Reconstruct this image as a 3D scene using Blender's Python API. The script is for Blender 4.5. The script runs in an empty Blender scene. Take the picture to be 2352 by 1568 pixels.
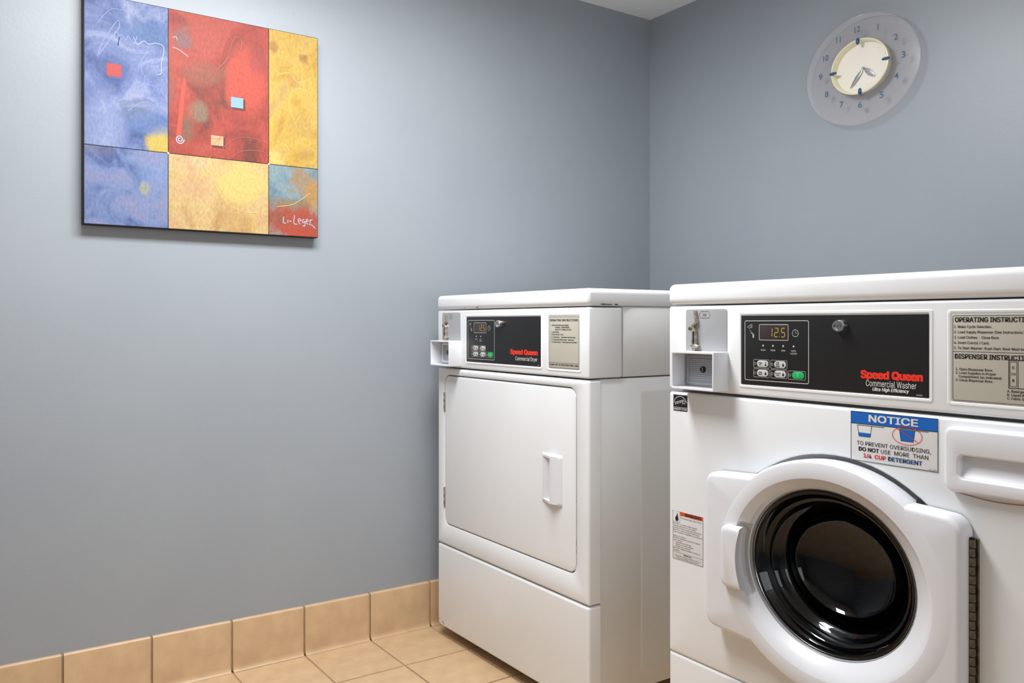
import bpy, bmesh, math, random
from mathutils import Vector, Matrix

random.seed(7)
PI = math.pi
scene = bpy.context.scene
COL = scene.collection

# ------------------------------------------------------------------ camera
cd = bpy.data.cameras.new('camera')
cam = bpy.data.objects.new('camera', cd)
COL.objects.link(cam)
cam.location = (2.3083, -2.2138, 0.9439)
cam.rotation_euler = (math.radians(90), 0, math.radians(55.5486))
cd.sensor_width = 36.0
cd.lens = 1922.2 / 2352 * 36
cd.shift_y = -42.26 / 2352
cd.clip_start = 0.02
scene.camera = cam

# ------------------------------------------------------------------ world, lights, exposure
w = bpy.data.worlds.new('world')
scene.world = w
w.use_nodes = True
w.node_tree.nodes['Background'].inputs[0].default_value = (0.9, 0.95, 1.0, 1)
w.node_tree.nodes['Background'].inputs[1].default_value = 0.3

def area(name, loc, rot, sx, sy, energy, color=(1, 1, 1), spread=180):
    l = bpy.data.lights.new(name, 'AREA')
    l.shape = 'RECTANGLE'; l.size = sx; l.size_y = sy
    l.energy = energy; l.color = color; l.spread = math.radians(spread)
    o = bpy.data.objects.new(name, l); COL.objects.link(o)
    o.location = loc; o.rotation_euler = [math.radians(a) for a in rot]
    return o
area('ceiling_lamp', (0.82, -1.56, 2.03), (0, 0, 0), 0.35, 0.95, 37, (.97, .985, 1))
area('added_uplight', (0.82, -1.56, 1.86), (180, 0, 0), 0.35, 0.95, 4, (.97, .985, 1))  # added upward fill that brightens the ceiling, no fixture behind it
area('doorway_light', (3.36, -1.75, 1.5), (90, 0, 90), 1.1, 1.1, 10, (.96, .98, 1))

vs = scene.view_settings
vs.view_transform = 'Standard'; vs.look = 'None'; vs.gamma = 1; vs.use_curve_mapping = False
vs.exposure = 0.06

# ------------------------------------------------------------------ materials
def lin(c):
    out = []
    for v in c[:3]:
        v = v / 255.0
        out.append(v / 12.92 if v <= 0.04045 else ((v + 0.055) / 1.055) ** 2.4)
    return (*out, 1.0)

def mat(name, rgb, rough=0.5, metal=0.0, spec=0.5, coat=0.0, var=None, vscale=8.0, bump=0.0, bscale=200.0, rnd=0.0, emit=0.0):
    m = bpy.data.materials.new(name); m.use_nodes = True
    nt = m.node_tree; N = nt.nodes; L = nt.links
    b = N['Principled BSDF']
    b.inputs['Base Color'].default_value = lin(rgb)
    b.inputs['Roughness'].default_value = rough
    b.inputs['Metallic'].default_value = metal
    b.inputs['Specular IOR Level'].default_value = spec
    b.inputs['Coat Weight'].default_value = coat
    b.inputs['Coat Roughness'].default_value = 0.12
    tc = N.new('ShaderNodeTexCoord')
    src = None
    if var:
        no = N.new('ShaderNodeTexNoise'); no.inputs['Scale'].default_value = vscale; no.inputs['Detail'].default_value = 6
        L.new(tc.outputs['Object'], no.inputs['Vector'])
        mx = N.new('ShaderNodeMix'); mx.data_type = 'RGBA'
        mr = N.new('ShaderNodeMapRange'); mr.inputs['From Min'].default_value = .35; mr.inputs['From Max'].default_value = .65
        L.new(no.outputs['Fac'], mr.inputs['Value']); L.new(mr.outputs[0], mx.inputs['Factor'])
        mx.inputs['A'].default_value = lin(rgb); mx.inputs['B'].default_value = lin(var)
        src = mx.outputs['Result']
    if rnd:
        oi = N.new('ShaderNodeObjectInfo'); hs = N.new('ShaderNodeHueSaturation')
        mr2 = N.new('ShaderNodeMapRange'); mr2.inputs['To Min'].default_value = 1 - rnd; mr2.inputs['To Max'].default_value = 1 + rnd
        L.new(oi.outputs['Random'], mr2.inputs['Value']); L.new(mr2.outputs[0], hs.inputs['Value'])
        if src: L.new(src, hs.inputs['Color'])
        else: hs.inputs['Color'].default_value = lin(rgb)
        src = hs.outputs['Color']
    if src: L.new(src, b.inputs['Base Color'])
    if bump:
        n2 = N.new('ShaderNodeTexNoise'); n2.inputs['Scale'].default_value = bscale; n2.inputs['Detail'].default_value = 3
        L.new(tc.outputs['Object'], n2.inputs['Vector'])
        bp = N.new('ShaderNodeBump'); bp.inputs['Strength'].default_value = bump; bp.inputs['Distance'].default_value = 0.002
        L.new(n2.outputs['Fac'], bp.inputs['Height']); L.new(bp.outputs[0], b.inputs['Normal'])
    if emit:
        b.inputs['Emission Color'].default_value = lin(rgb); b.inputs['Emission Strength'].default_value = emit
    return m

M = {}
M['wall'] = mat('wall_paint', (154, 161, 168), .40, spec=.5, var=(151, 158, 166), vscale=3, bump=.11, bscale=110)
M['ceiling'] = mat('ceiling_texture', (242, 241, 239), .9, bump=1.0, bscale=160)
M['grout'] = mat('grout', (186, 156, 124), .9, var=(174, 146, 116), vscale=30, bump=.4, bscale=400)
M['tile'] = mat('ceramic_tile', (208, 176, 138), .42, var=(196, 164, 128), vscale=22, bump=.12, bscale=260, rnd=.045)
M['enamel'] = mat('white_enamel', (234, 237, 240), .28, coat=.25, var=(230, 232, 233), vscale=4)
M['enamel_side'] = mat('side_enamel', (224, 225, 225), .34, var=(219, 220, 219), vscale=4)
M['plastic'] = mat('white_plastic', (224, 226, 231), .33, coat=.1)
M['plate_grey'] = mat('silver_plate', (170, 172, 174), .42, metal=.15)
M['black'] = mat('black_film', (24, 24, 25), .38, bump=.1, bscale=900)
M['print_grey'] = mat('silver_print', (186, 186, 184), .5)
M['print_white'] = mat('white_print', (222, 222, 220), .5)
M['print_black'] = mat('black_print', (22, 22, 24), .6)
M['print_red'] = mat('red_print', (236, 50, 24), .5)
M['print_red2'] = mat('sign_red', (214, 34, 50), .5)
M['print_blue'] = mat('sign_blue', (12, 98, 188), .45)
M['print_navy'] = mat('sign_navy', (22, 72, 130), .45)
M['print_orange'] = mat('warning_orange', (226, 92, 32), .5)
M['sticker'] = mat('sticker_white', (226, 226, 226), .45)
M['instr'] = mat('instruction_film', (188, 185, 172), .5)
M['green'] = mat('green_button', (14, 178, 96), .45)
M['btn'] = mat('pale_button', (196, 197, 194), .5)
M['screen'] = mat('display_window', (60, 50, 52), .2)
M['digit'] = mat('display_digits', (186, 166, 52), .5, emit=.12)
M['chrome'] = mat('chrome', (205, 205, 205), .22, metal=1)
M['steel'] = mat('worn_steel', (206, 198, 184), .38, metal=.7, var=(156, 146, 130), vscale=120)
M['hinge'] = mat('hinge_steel', (128, 118, 100), .42, metal=.8, var=(96, 86, 72), vscale=90)
M['dark'] = mat('dark_gap', (20, 19, 18), .7)
M['rubber'] = mat('black_rubber', (16, 17, 19), .24, spec=.6)
M['seal_grey'] = mat('grey_seal', (150, 150, 150), .35)
M['drum_back'] = mat('drum_back', (92, 82, 66), .5, metal=.3, var=(60, 52, 42), vscale=6)
M['canvas_edge'] = mat('canvas_edge', (18, 22, 28), .6)
M['clock_blue'] = mat('clock_blue', (34, 84, 122), .35)
M['clock_print'] = mat('clock_numerals', (66, 94, 124), .5)
M['clock_cream'] = mat('clock_cream', (240, 232, 200), .35)
M['clock_face'] = mat('clock_face', (238, 232, 220), .5)
M['hand'] = mat('clock_hand', (176, 176, 178), .3, metal=.6)
M['white_wall'] = mat('far_wall_paint', (150, 155, 162), .6)
M['chip'] = mat('paint_chip', (58, 44, 34), .8)
M['dust'] = mat('dirt_smudge', (150, 132, 112), .8)

def glass_mat(name, tint, rough, refl_rough=0.05, ior=1.45, haze=0.0, hazecol=(200, 196, 200)):
    m = bpy.data.materials.new(name); m.use_nodes = True
    nt = m.node_tree; N = nt.nodes; L = nt.links; N.clear()
    out = N.new('ShaderNodeOutputMaterial'); tr = N.new('ShaderNodeBsdfTransparent'); gl = N.new('ShaderNodeBsdfGlossy')
    tr.inputs[0].default_value = (*tint, 1); gl.inputs['Roughness'].default_value = refl_rough
    fr = N.new('ShaderNodeFresnel'); fr.inputs[0].default_value = ior
    mx = N.new('ShaderNodeMixShader'); L.new(fr.outputs[0], mx.inputs[0]); L.new(tr.outputs[0], mx.inputs[1]); L.new(gl.outputs[0], mx.inputs[2])
    last = mx.outputs[0]
    if haze:
        df = N.new('ShaderNodeBsdfDiffuse'); df.inputs[0].default_value = lin(hazecol)
        m2 = N.new('ShaderNodeMixShader'); m2.inputs[0].default_value = haze
        L.new(last, m2.inputs[1]); L.new(df.outputs[0], m2.inputs[2]); last = m2.outputs[0]
    L.new(last, out.inputs[0])
    return m
M['glass'] = glass_mat('door_glass', (.42, .44, .45), 0, .03, 1.5)
M['acrylic'] = glass_mat('clock_acrylic', (1, .995, .995), 0, .25, 1.25, haze=.075, hazecol=(250, 238, 240))

def grid_mat():
    m = mat('lock_plate_grid', (178, 182, 184), .35, metal=.2)
    nt = m.node_tree; N = nt.nodes; L = nt.links; b = N['Principled BSDF']
    tc = N.new('ShaderNodeTexCoord')
    sp = N.new('ShaderNodeSeparateXYZ'); L.new(tc.outputs['Object'], sp.inputs[0])
    outs = []
    for ax in ('X', 'Z'):
        a = N.new('ShaderNodeMath'); a.operation = 'MULTIPLY'; a.inputs[1].default_value = 260.0
        fr = N.new('ShaderNodeMath'); fr.operation = 'FRACT'
        lt = N.new('ShaderNodeMath'); lt.operation = 'LESS_THAN'; lt.inputs[1].default_value = .3
        L.new(sp.outputs[ax], a.inputs[0]); L.new(a.outputs[0], fr.inputs[0]); L.new(fr.outputs[0], lt.inputs[0]); outs.append(lt)
    mxx = N.new('ShaderNodeMath'); mxx.operation = 'MAXIMUM'
    L.new(outs[0].outputs[0], mxx.inputs[0]); L.new(outs[1].outputs[0], mxx.inputs[1])
    mc = N.new('ShaderNodeMix'); mc.data_type = 'RGBA'; L.new(mxx.outputs[0], mc.inputs['Factor'])
    mc.inputs['A'].default_value = lin((186, 190, 192)); mc.inputs['B'].default_value = lin((128, 134, 138))
    L.new(mc.outputs['Result'], b.inputs['Base Color'])
    bp = N.new('ShaderNodeBump'); bp.invert = True; bp.inputs['Distance'].default_value = .0006
    L.new(mxx.outputs[0], bp.inputs['Height']); L.new(bp.outputs[0], b.inputs['Normal'])
    return m
M['grid'] = grid_mat()

def perf_mat():
    m = mat('perforated_steel', (70, 72, 76), .3, metal=.9)
    nt = m.node_tree; N = nt.nodes; L = nt.links; b = N['Principled BSDF']
    tc = N.new('ShaderNodeTexCoord'); vo = N.new('ShaderNodeTexVoronoi'); vo.inputs['Scale'].default_value = 110; vo.inputs['Randomness'].default_value = .15
    L.new(tc.outputs['Object'], vo.inputs['Vector'])
    lt = N.new('ShaderNodeMath'); lt.operation = 'LESS_THAN'; lt.inputs[1].default_value = .28; L.new(vo.outputs['Distance'], lt.inputs[0])
    mc = N.new('ShaderNodeMix'); mc.data_type = 'RGBA'; L.new(lt.outputs[0], mc.inputs['Factor'])
    mc.inputs['A'].default_value = lin((74, 76, 80)); mc.inputs['B'].default_value = lin((6, 6, 7)); L.new(mc.outputs['Result'], b.inputs['Base Color'])
    return m
M['perf'] = perf_mat()

# ------------------------------------------------------------------ mesh helpers
def finish(name, bm, m, parent=None, smooth=True, angle=32):
    bmesh.ops.remove_doubles(bm, verts=bm.verts, dist=1e-6)
    me = bpy.data.meshes.new(name); bm.to_mesh(me); bm.free()
    if isinstance(m, (list, tuple)):
        for k in m: me.materials.append(k)
    else: me.materials.append(m)
    if smooth and len(me.polygons):
        me.polygons.foreach_set('use_smooth', [True] * len(me.polygons))
        me.set_sharp_from_angle(angle=math.radians(angle))
    o = bpy.data.objects.new(name, me); COL.objects.link(o)
    if parent: o.parent = parent
    return o

def box(bm, x0, x1, y0, y1, z0, z1, r=0.0, seg=3, flt=None):
    vs_ = [bm.verts.new((x, y, z)) for x in (x0, x1) for y in (y0, y1) for z in (z0, z1)]
    q = [(0, 1, 3, 2), (4, 6, 7, 5), (0, 4, 5, 1), (2, 3, 7, 6), (0, 2, 6, 4), (1, 5, 7, 3)]
    fs = [bm.faces.new([vs_[i] for i in f]) for f in q]
    bmesh.ops.recalc_face_normals(bm, faces=fs)
    if r > 0:
        es = list({e for f in fs for e in f.edges})
        if flt: es = [e for e in es if flt(e.verts[0].co, e.verts[1].co)]
        bmesh.ops.bevel(bm, geom=es, offset=r, segments=seg, profile=0.5, affect='EDGES')
    return bm

def rr(x0, x1, z0, z1, r, y, n=6):
    rs = r if isinstance(r, (tuple, list)) else (r, r, r, r)   # br, tr, tl, bl
    pts = []
    for (cx, cz, a0, q) in ((x1, z0, -90, rs[0]), (x1, z1, 0, rs[1]), (x0, z1, 90, rs[2]), (x0, z0, 180, rs[3])):
        ccx = cx - q if cx == x1 else cx + q
        ccz = cz + q if cz == z0 else cz - q
        for k in range(n + 1):
            a = math.radians(a0 + 90 * k / n)
            pts.append((ccx + q * math.cos(a), y, ccz + q * math.sin(a)))
    return pts

def ell(xc, zc, a, b, y, n=64, a0=-90):
    return [(xc + a * math.cos(math.radians(a0 + 360 * k / n)), y, zc + b * math.sin(math.radians(a0 + 360 * k / n))) for k in range(n)]

def loft(bm, loops, cap0=False, cap1=False, closed=True):
    vl = [[bm.verts.new(p) for p in lp] for lp in loops]
    fs = []
    for A, B in zip(vl, vl[1:]):
        n = len(A)
        for i in range(n if closed else n - 1):
            j = (i + 1) % n
            fs.append(bm.faces.new((A[i], A[j], B[j], B[i])))
    if cap0: fs.append(bm.faces.new(list(reversed(vl[0]))))
    if cap1: fs.append(bm.faces.new(vl[-1]))
    bmesh.ops.recalc_face_normals(bm, faces=fs)
    return fs

def round_front(x0, x1, z0, z1, R, yb, yf, r, n=6, k=4):
    """loops from the back edge round to the inset front outline"""
    out = [rr(x0, x1, z0, z1, R, yb, n)]
    rs = R if isinstance(R, (tuple, list)) else (R,) * 4
    for i in range(k + 1):
        t = PI / 2 * i / k
        ins = r * (1 - math.cos(t)); y = yf + r * (1 - math.sin(t))
        out.append(rr(x0 + ins, x1 - ins, z0 + ins, z1 - ins, [max(q - ins, .0004) for q in rs], y, n))
    return out

def slab(name, x0, x1, z0, z1, R, yb, yf, r, m, parent, n=6):
    bm = bmesh.new(); loft(bm, round_front(x0, x1, z0, z1, R, yb, yf, r, n), cap0=True, cap1=True)
    return finish(name, bm, m, parent)

def cyl_y(bm, xc, zc, r0, r1, y0, y1, n=24, cap0=True, cap1=True):
    return loft(bm, [ell(xc, zc, r0, r0, y0, n), ell(xc, zc, r1, r1, y1, n)], cap0, cap1)

def empty(name, loc, label, cat, group=None):
    o = bpy.data.objects.new(name, None); COL.objects.link(o); o.location = loc
    o['label'] = label; o['category'] = cat
    if group: o['group'] = group
    return o

def plain_font():
    # the sans serif that ships inside Blender; the built-in face is used when it is missing
    try:
        import os
        return bpy.data.fonts.load(os.path.join(bpy.utils.system_resource('DATAFILES'), 'fonts', 'Inter.woff2'))
    except Exception:
        return None
FONT = plain_font()
_txt = {}
def text_polys(s, bold=0.0, shear=0.0, builtin=False):
    bold = 0.01 if builtin else 0.0
    key = (s, builtin, shear)
    if key in _txt: return _txt[key]
    c = bpy.data.curves.new('t', 'FONT'); c.body = s; c.size = 1; c.resolution_u = 3; c.shear = shear; c.offset = bold
    if FONT and not builtin: c.font = FONT
    o = bpy.data.objects.new('t', c); COL.objects.link(o)
    dg = bpy.context.evaluated_depsgraph_get(); me = bpy.data.meshes.new_from_object(o.evaluated_get(dg))
    vs_ = [tuple(v.co[:2]) for v in me.vertices]; fs = [tuple(p.vertices) for p in me.polygons]
    bpy.data.objects.remove(o); bpy.data.curves.remove(c); bpy.data.meshes.remove(me)
    _txt[key] = (vs_, fs); return _txt[key]

class Print:
    """flat printing collected as one mesh; (a, b) plane coordinates mapped by f"""
    def __init__(s, f): s.bm = bmesh.new(); s.f = f
    def poly(s, pts):
        try: s.bm.faces.new([s.bm.verts.new(s.f(*p)) for p in pts])
        except ValueError: pass
        return s
    def rect(s, x0, x1, z0, z1): return s.poly([(x0, z0), (x1, z0), (x1, z1), (x0, z1)])
    def disc(s, x, z, a, b=None, n=20):
        b = b or a; return s.poly([(x + a * math.cos(2 * PI * k / n), z + b * math.sin(2 * PI * k / n)) for k in range(n)])
    def stroke(s, pts, w, closed=False):
        n = len(pts)
        L, R = [], []
        for i in range(n):
            if closed: p, q = pts[i - 1], pts[(i + 1) % n]
            else: p, q = pts[max(i - 1, 0)], pts[min(i + 1, n - 1)]
            dx, dz = q[0] - p[0], q[1] - p[1]; l = math.hypot(dx, dz) or 1
            nx, nz = -dz / l * w / 2, dx / l * w / 2
            L.append((pts[i][0] + nx, pts[i][1] + nz)); R.append((pts[i][0] - nx, pts[i][1] - nz))
        for i in range(n if closed else n - 1):
            j = (i + 1) % n; s.poly([R[i], R[j], L[j], L[i]])
        return s
    def frame(s, x0, x1, z0, z1, w, r=0.0, n=4):
        pts = [(p[0], p[2]) for p in rr(x0, x1, z0, z1, max(r, 1e-4), 0, n)]
        return s.stroke(pts, w, True)
    def text(s, t, x, z, h, width=None, align='l', bold=0.0, shear=0.0, builtin=False):
        vs_, fs = text_polys(t, bold, shear, builtin)
        if not vs_: return s
        mx0, mx1 = min(v[0] for v in vs_), max(v[0] for v in vs_)
        hv, _ = text_polys('H', bold, 0, builtin); hh = max(v[1] for v in hv) - min(v[1] for v in hv); hb = min(v[1] for v in hv)
        sz = h / hh; sx = width / (mx1 - mx0) if width else sz * .92
        wd = (mx1 - mx0) * sx
        ox = x - (0 if align == 'l' else wd / 2 if align == 'c' else wd)
        e = bold * sz * .85; v_ = e * .45
        for kk, (ddx, ddz) in enumerate(((0, 0),) if e < .00005 else ((-e, -v_), (0, -v_), (e, -v_), (-e, v_), (0, v_), (e, v_))):
            vv = [s.bm.verts.new(Vector(s.f(ox + ddx + (v[0] - mx0) * sx, z + ddz + (v[1] - hb) * sz)) - Vector((0, kk * 1.2e-5, 0))) for v in vs_]
            for f in fs:
                try: s.bm.faces.new([vv[i] for i in f])
                except ValueError: pass
        return s
    def done(s, name, m, parent):
        me = bpy.data.meshes.new(name); s.bm.to_mesh(me); s.bm.free(); me.materials.append(m)
        o = bpy.data.objects.new(name, me); COL.objects.link(o); o.parent = parent; return o
def front(y): return lambda a, b: (a, y, b)

# ------------------------------------------------------------------ room shell
RX, RY, RZ = 3.4, -3.4, 2.086
def struct(name, x0, x1, y0, y1, z0, z1, m):
    bm = bmesh.new(); box(bm, x0, x1, y0, y1, z0, z1)
    o = finish(name, bm, m, smooth=False); o['kind'] = 'structure'; return o
floor = struct('floor', -.1, RX + .1, RY - .1, .1, -.1, -.003, M['grout'])
wall_left = struct('wall_left', -.1, 0, RY, 0, -.003, RZ, M['wall'])
wall_back = struct('wall_back', -.1, RX, 0, .1, -.003, RZ, M['wall'])
wall_right = struct('wall_right', RX, RX + .1, RY, .1, -.003, RZ, M['white_wall'])
wall_front = struct('wall_front', -.1, RX + .1, RY - .1, RY, -.003, RZ, M['white_wall'])
ceiling = struct('ceiling', -.1, RX + .1, RY - .1, .1, RZ, RZ + .1, M['ceiling'])

# floor tiles (pitch 0.225 x 0.203)
TX, TY, BX, TY0 = .2249, .203, .012, -.9487
bm = bmesh.new(); g = .0028
box(bm, g, TX - g, g, TY - g, -.003, 0, .0012, 2, lambda a, b: a.z > -.001 and b.z > -.001)
tile_me = None
for i in range(0, 14):
    for j in range(-5, 12):
        x = BX + i * TX; y = TY0 - (j + 1) * TY
        if x + TX > RX or y < RY or y + TY > 0: continue
        if tile_me is None:
            o = finish('tile', bm, M['tile'], floor, smooth=False); tile_me = o.data
        else:
            o = bpy.data.objects.new('tile', tile_me); COL.objects.link(o); o.parent = floor
        o.location = (x, y, random.uniform(-.0004, .0004))

# tiled baseboard with a small cove at its foot
def cove(name, kind_wall):
    base = None
    bm = bmesh.new()
    if kind_wall == 'left': box(bm, 0, .007, RY, 0, 0, .134)
    else: box(bm, .02, RX, -.007, 0, 0, .134)
    base = finish(name, bm, M['grout'], smooth=False); base['kind'] = 'structure'
    prof = [(0, .0005), (.020, .0005), (.0165, .003), (.0135, .008), (.012, .016), (.012, .130), (.0108, .1345), (.0075, .1375), (0, .1375)]
    bm = bmesh.new(); L_ = TY if kind_wall == 'left' else TX
    gg = .003
    lp = [[(p[0], yy, p[1]) for p in prof] for yy in (gg, L_ - gg)]
    loft(bm, lp, True, True)
    me = None
    rng = range(-5, 12) if kind_wall == 'left' else range(0, 14)
    for j in rng:
        if kind_wall == 'left':
            y = TY0 - (j + 1) * TY
            if y < RY or y + TY > .001: continue
            loc, rz = (0.0, y, 0), 0
        else:
            x = BX + (j + 1) * TX + .01
            if x > RX: continue
            loc, rz = (x, 0, 0), -PI / 2
            loc = (x - TX, 0, 0)
        if me is None: o = finish('tile', bm, M['tile'], base); me = o.data
        else: o = bpy.data.objects.new('tile', me); COL.objects.link(o); o.parent = base
        o.location = loc; o.rotation_euler = (0, 0, 0)
        if kind_wall != 'left':
            o.rotation_euler = (0, 0, -PI / 2)
    return base
cove('baseboard_left', 'left')
cove('baseboard_back', 'back')

# ------------------------------------------------------------------ laundry machines
def machine(name, loc, label, xl, xr, lever_h, kind):
    root = empty(name, loc, label, 'washer' if kind == 'washer' else 'dryer')
    E, S = M['enamel'], M['enamel_side']
    D = .70
    zo = -loc[2]
    # lid
    bm = bmesh.new(); box(bm, xl - .001, xr + .001, -.004, D, .9835, 1.0262, .0125, 5)
    finish('lid', bm, E, root, angle=60)
    # cabinet: hollow lower shell and the upper shell behind the control fascia
    bm = bmesh.new(); t = .012
    loft(bm, [rr(xl + .002, xr - .002, .05, .811, .003, D, 2), rr(xl + .002, xr - .002, .05, .811, .003, .0365, 2),
              rr(xl + t, xr - t, .05 + t, .811 - t, .003, .0365, 2), rr(xl + t, xr - t, .05 + t, .811 - t, .003, D - t, 2)], True, True)
    cab = finish('cabinet', bm, S, root)
    bm = bmesh.new(); box(bm, xl + .002, xr - .002, .1075, D, .8135, .9835, .003, 2)
    finish('upper_cabinet', bm, S, root)
    # pressed panel on each side
    for sx in (xl + .002, xr - .002):
        sg = -1 if sx < .3 else 1
        bm = bmesh.new()
        lp = []
        for ins, dx in ((0, 0), (.0035, .0006)):
            lp.append([(sx + sg * dx, p[0], p[2]) for p in rr(.167 + ins, .62 - ins, .09 + ins, .778 - ins, .004, 0, 3)])
        loft(bm, lp, cap1=True); finish('side_panel', bm, S, root)
    # control fascia
    bm = bmesh.new(); box(bm, xl, xr, 0, .1055, .8135, .9815, .005, 4)
    fascia = finish('control_fascia', bm, E, root, angle=60)
    # leveling feet
    for fx in (xl + .05, xr - .05):
        for fy in (.09, D - .05):
            bm = bmesh.new()
            prof = [(.021, zo), (.021, zo + .008), (.012, zo + .014), (.007, zo + .016), (.007, .051)]
            loft(bm, [[(fx + r_ * math.cos(2 * PI * k / 16), fy + r_ * math.sin(2 * PI * k / 16), z_) for k in range(16)] for r_, z_ in prof], True, True)
            finish('leg', bm, M['dark'], root)
    # raised bezels round the black plate and the instruction plate
    def bezel(nm, x0, x1, z0, z1, wd, h, R, parent):
        bm = bmesh.new()
        loft(bm, [rr(x0, x1, z0, z1, R, 0), rr(x0 + .0015, x1 - .0015, z0 + .0015, z1 - .0015, R, -h),
                  rr(x0 + wd - .0015, x1 - wd + .0015, z0 + wd - .0015, z1 - wd + .0015, R * .6, -h), rr(x0 + wd, x1 - wd, z0 + wd, z1 - wd, R * .5, -.0002)])
        return finish(nm, bm, M['enamel'], parent)
    bezel('bezel', .1625, .5335, .8272, .9685, .0062, .0014, .004, root)
    bezel('bezel', .5545, .6875 if kind == 'dryer' else .690, .826, .9675, .006, .0012, .004, root)
    # black control plate
    P0 = -.0012
    plate = slab('control_plate', .1692, .5268, .8342, .9612, .001, 0, P0, .0004, M['black'], root, 2)
    fr = front(P0 - .0002)
    p = Print(fr); p.frame(.178, .3155, .8428, .9515, .0013, .003)
    p.frame(.2105, .2735, .9168, .9448, .0011, .002)
    # clock symbol, LEDs and captions
    cz = .9297
    p.stroke([(.2885 + .0062 * math.cos(2 * PI * k / 20), cz + .0062 * math.sin(2 * PI * k / 20)) for k in range(20)], .0009, True)
    p.stroke([(.2885, cz + .0042), (.2885, cz), (.2922, cz)], .0008)
    leds = ((.2195, 'WASH'), (.2412, 'RINSE'), (.2632, 'SPIN'), (.285, 'DOOR|LOCKED')) if kind == 'washer' else ((.2225, 'DRYING'), (.2455, 'COOL|DOWN'))
    for lx, cap in leds:
        for q, line in enumerate(cap.split('|')): p.text(line, lx, .8972 - q * .0047, .0027, align='c', bold=.02)
    # hand dropping a coin symbol
    p.stroke([(.1835, .9392), (.1870, .9415), (.1905, .9442), (.1925, .9418), (.1905, .9388), (.1870, .9378)], .0009)
    p.stroke([(.1905, .9442), (.1945, .9450), (.1948, .9400), (.1925, .9388)], .0008)
    p.stroke([(.1888, .9350), (.1935, .9310)], .0006); p.stroke([(.1910, .9290), (.1960, .9290), (.1975, .9255)], .0012)
    p.poly([(.1950, .9280), (.1990, .9275), (.1985, .9200), (.1960, .9205)])
    # button outlines
    for bx_, bz_ in ((.2165, .8735), (.2547, .8735), (.2165, .8565), (.2547, .8565), (.2925, .8562)):
        p.frame(bx_ - .0185, bx_ + .0165, bz_ - .0074, bz_ + .0074, .0006, .002)
        p.stroke([(bx_ - .0155 + .0022 * math.cos(2 * PI * k / 12), bz_ + .0022 * math.sin(2 * PI * k / 12)) for k in range(12)], .0006, True)
    p.done('lettering', M['print_grey'], plate)
    for lx, cap in leds:
        bm = bmesh.new(); loft(bm, [ell(lx, .9064, .0019, .0019, P0, 12), ell(lx, .9064, .0015, .0015, P0 - .001, 12)], cap1=True)
        finish('indicator_light', bm, M['print_grey'], plate)
    # display
    slab('display_window', .2118, .2722, .9180, .9436, .0012, P0 + .0002, P0 - .0004, .0002, M['screen'], plate, 2)
    p = Print(front(P0 - .0007))
    segs = {'1': 'bc', '2': 'abged', '5': 'afgcd'}
    def seg(ch, x, z, w_, h_):
        P_ = {'a': [(0, 1), (1, 1)], 'b': [(1, 1), (1, .5)], 'c': [(1, .5), (1, 0)], 'd': [(0, 0), (1, 0)], 'e': [(0, 0), (0, .5)], 'f': [(0, .5), (0, 1)], 'g': [(0, .5), (1, .5)]}
        for s_ in segs[ch]:
            (a, b), (c, d) = P_[s_]
            sh = .12
            A = Vector((x + (a + sh * b) * w_, z + b * h_)); B = Vector((x + (c + sh * d) * w_, z + d * h_))
            dd = (B - A).normalized() * .0007
            p.stroke([tuple(A + dd), tuple(B - dd)], .0013)
    seg('1', .2325, .9228, .0065, .0155); seg('2', .2445, .9228, .0075, .0155); seg('5', .2590, .9228, .0075, .0155)
    p.disc(.2552, .9232, .0007)
    p.done('display_digits', M['digit'], plate)
    # buttons
    names = (('PERM|PRESS', 'NORM|COLD', 'DEL|ICATE', 'WOOL') if kind == 'dryer' else ('NORM|HOT', 'PERM|PRESS|WARM', 'NORM|WARM', 'DELICATE|COLD'))
    for (bx_, bz_), cap in zip(((.2165, .8735), (.2547, .8735), (.2165, .8565), (.2547, .8565)), names):
        bt = slab('button', bx_ - .0105, bx_ + .0145, bz_ - .0060, bz_ + .0060, .0058, P0, P0 - .0010, .0005, M['btn'], plate, 5)
        p = Print(front(P0 - .0012)); ls = cap.split('|')
        for q, line in enumerate(ls): p.text(line, bx_ - .0030, bz_ + (len(ls) / 2 - 1 - q) * .0034 + .0006, .0020, align='c', bold=.03)
        if cap.endswith('HOT'):
            p.rect(bx_ + .0085, bx_ + .0095, bz_ - .001, bz_ + .0042); p.disc(bx_ + .009, bz_ - .0022, .0018, .0018, 10)
        else:
            p.poly([(bx_ + .009 + .0021 * math.sin(a) * (1 if a < 4.2 and a > 2 else 1), bz_ - .0012 - .0021 * math.cos(a)) for a in [k * 2 * PI / 12 for k in range(-3, 4)]] + [(bx_ + .009, bz_ + .0034)])
        p.done('lettering', M['print_black'], bt)
    bt = slab('start_button', .2925 - .0105, .2925 + .0142, .8562 - .0060, .8562 + .0060, .0058, P0, P0 - .0010, .0005, M['green'], plate, 5)
    p = Print(front(P0 - .0012)); p.text('START', .2943, .8592, .0014, align='c', bold=.03); p.stroke([(.2935, .8585), (.2952, .8562), (.2935, .854)], .0006); p.done('lettering', M['print_white'], bt)
    # barrel lock
    lx, lz = (.3795, .9425) if kind == 'washer' else (.346, .9420)
    bm = bmesh.new()
    loft(bm, [ell(lx, lz, .0118, .0104, P0, 28), ell(lx, lz, .0112, .0098, P0 - .010, 28), ell(lx, lz, .0104, .0091, P0 - .0116, 28), ell(lx, lz, .0072, .0063, P0 - .0116, 28),
              ell(lx, lz, .0066, .0058, P0 - .0085, 28), ell(lx, lz, .0040, .0035, P0 - .0085, 28), ell(lx, lz, .0038, .0033, P0 - .0112, 28)], cap1=True)
    lk = finish('lock', bm, M['chrome'], plate)
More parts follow.
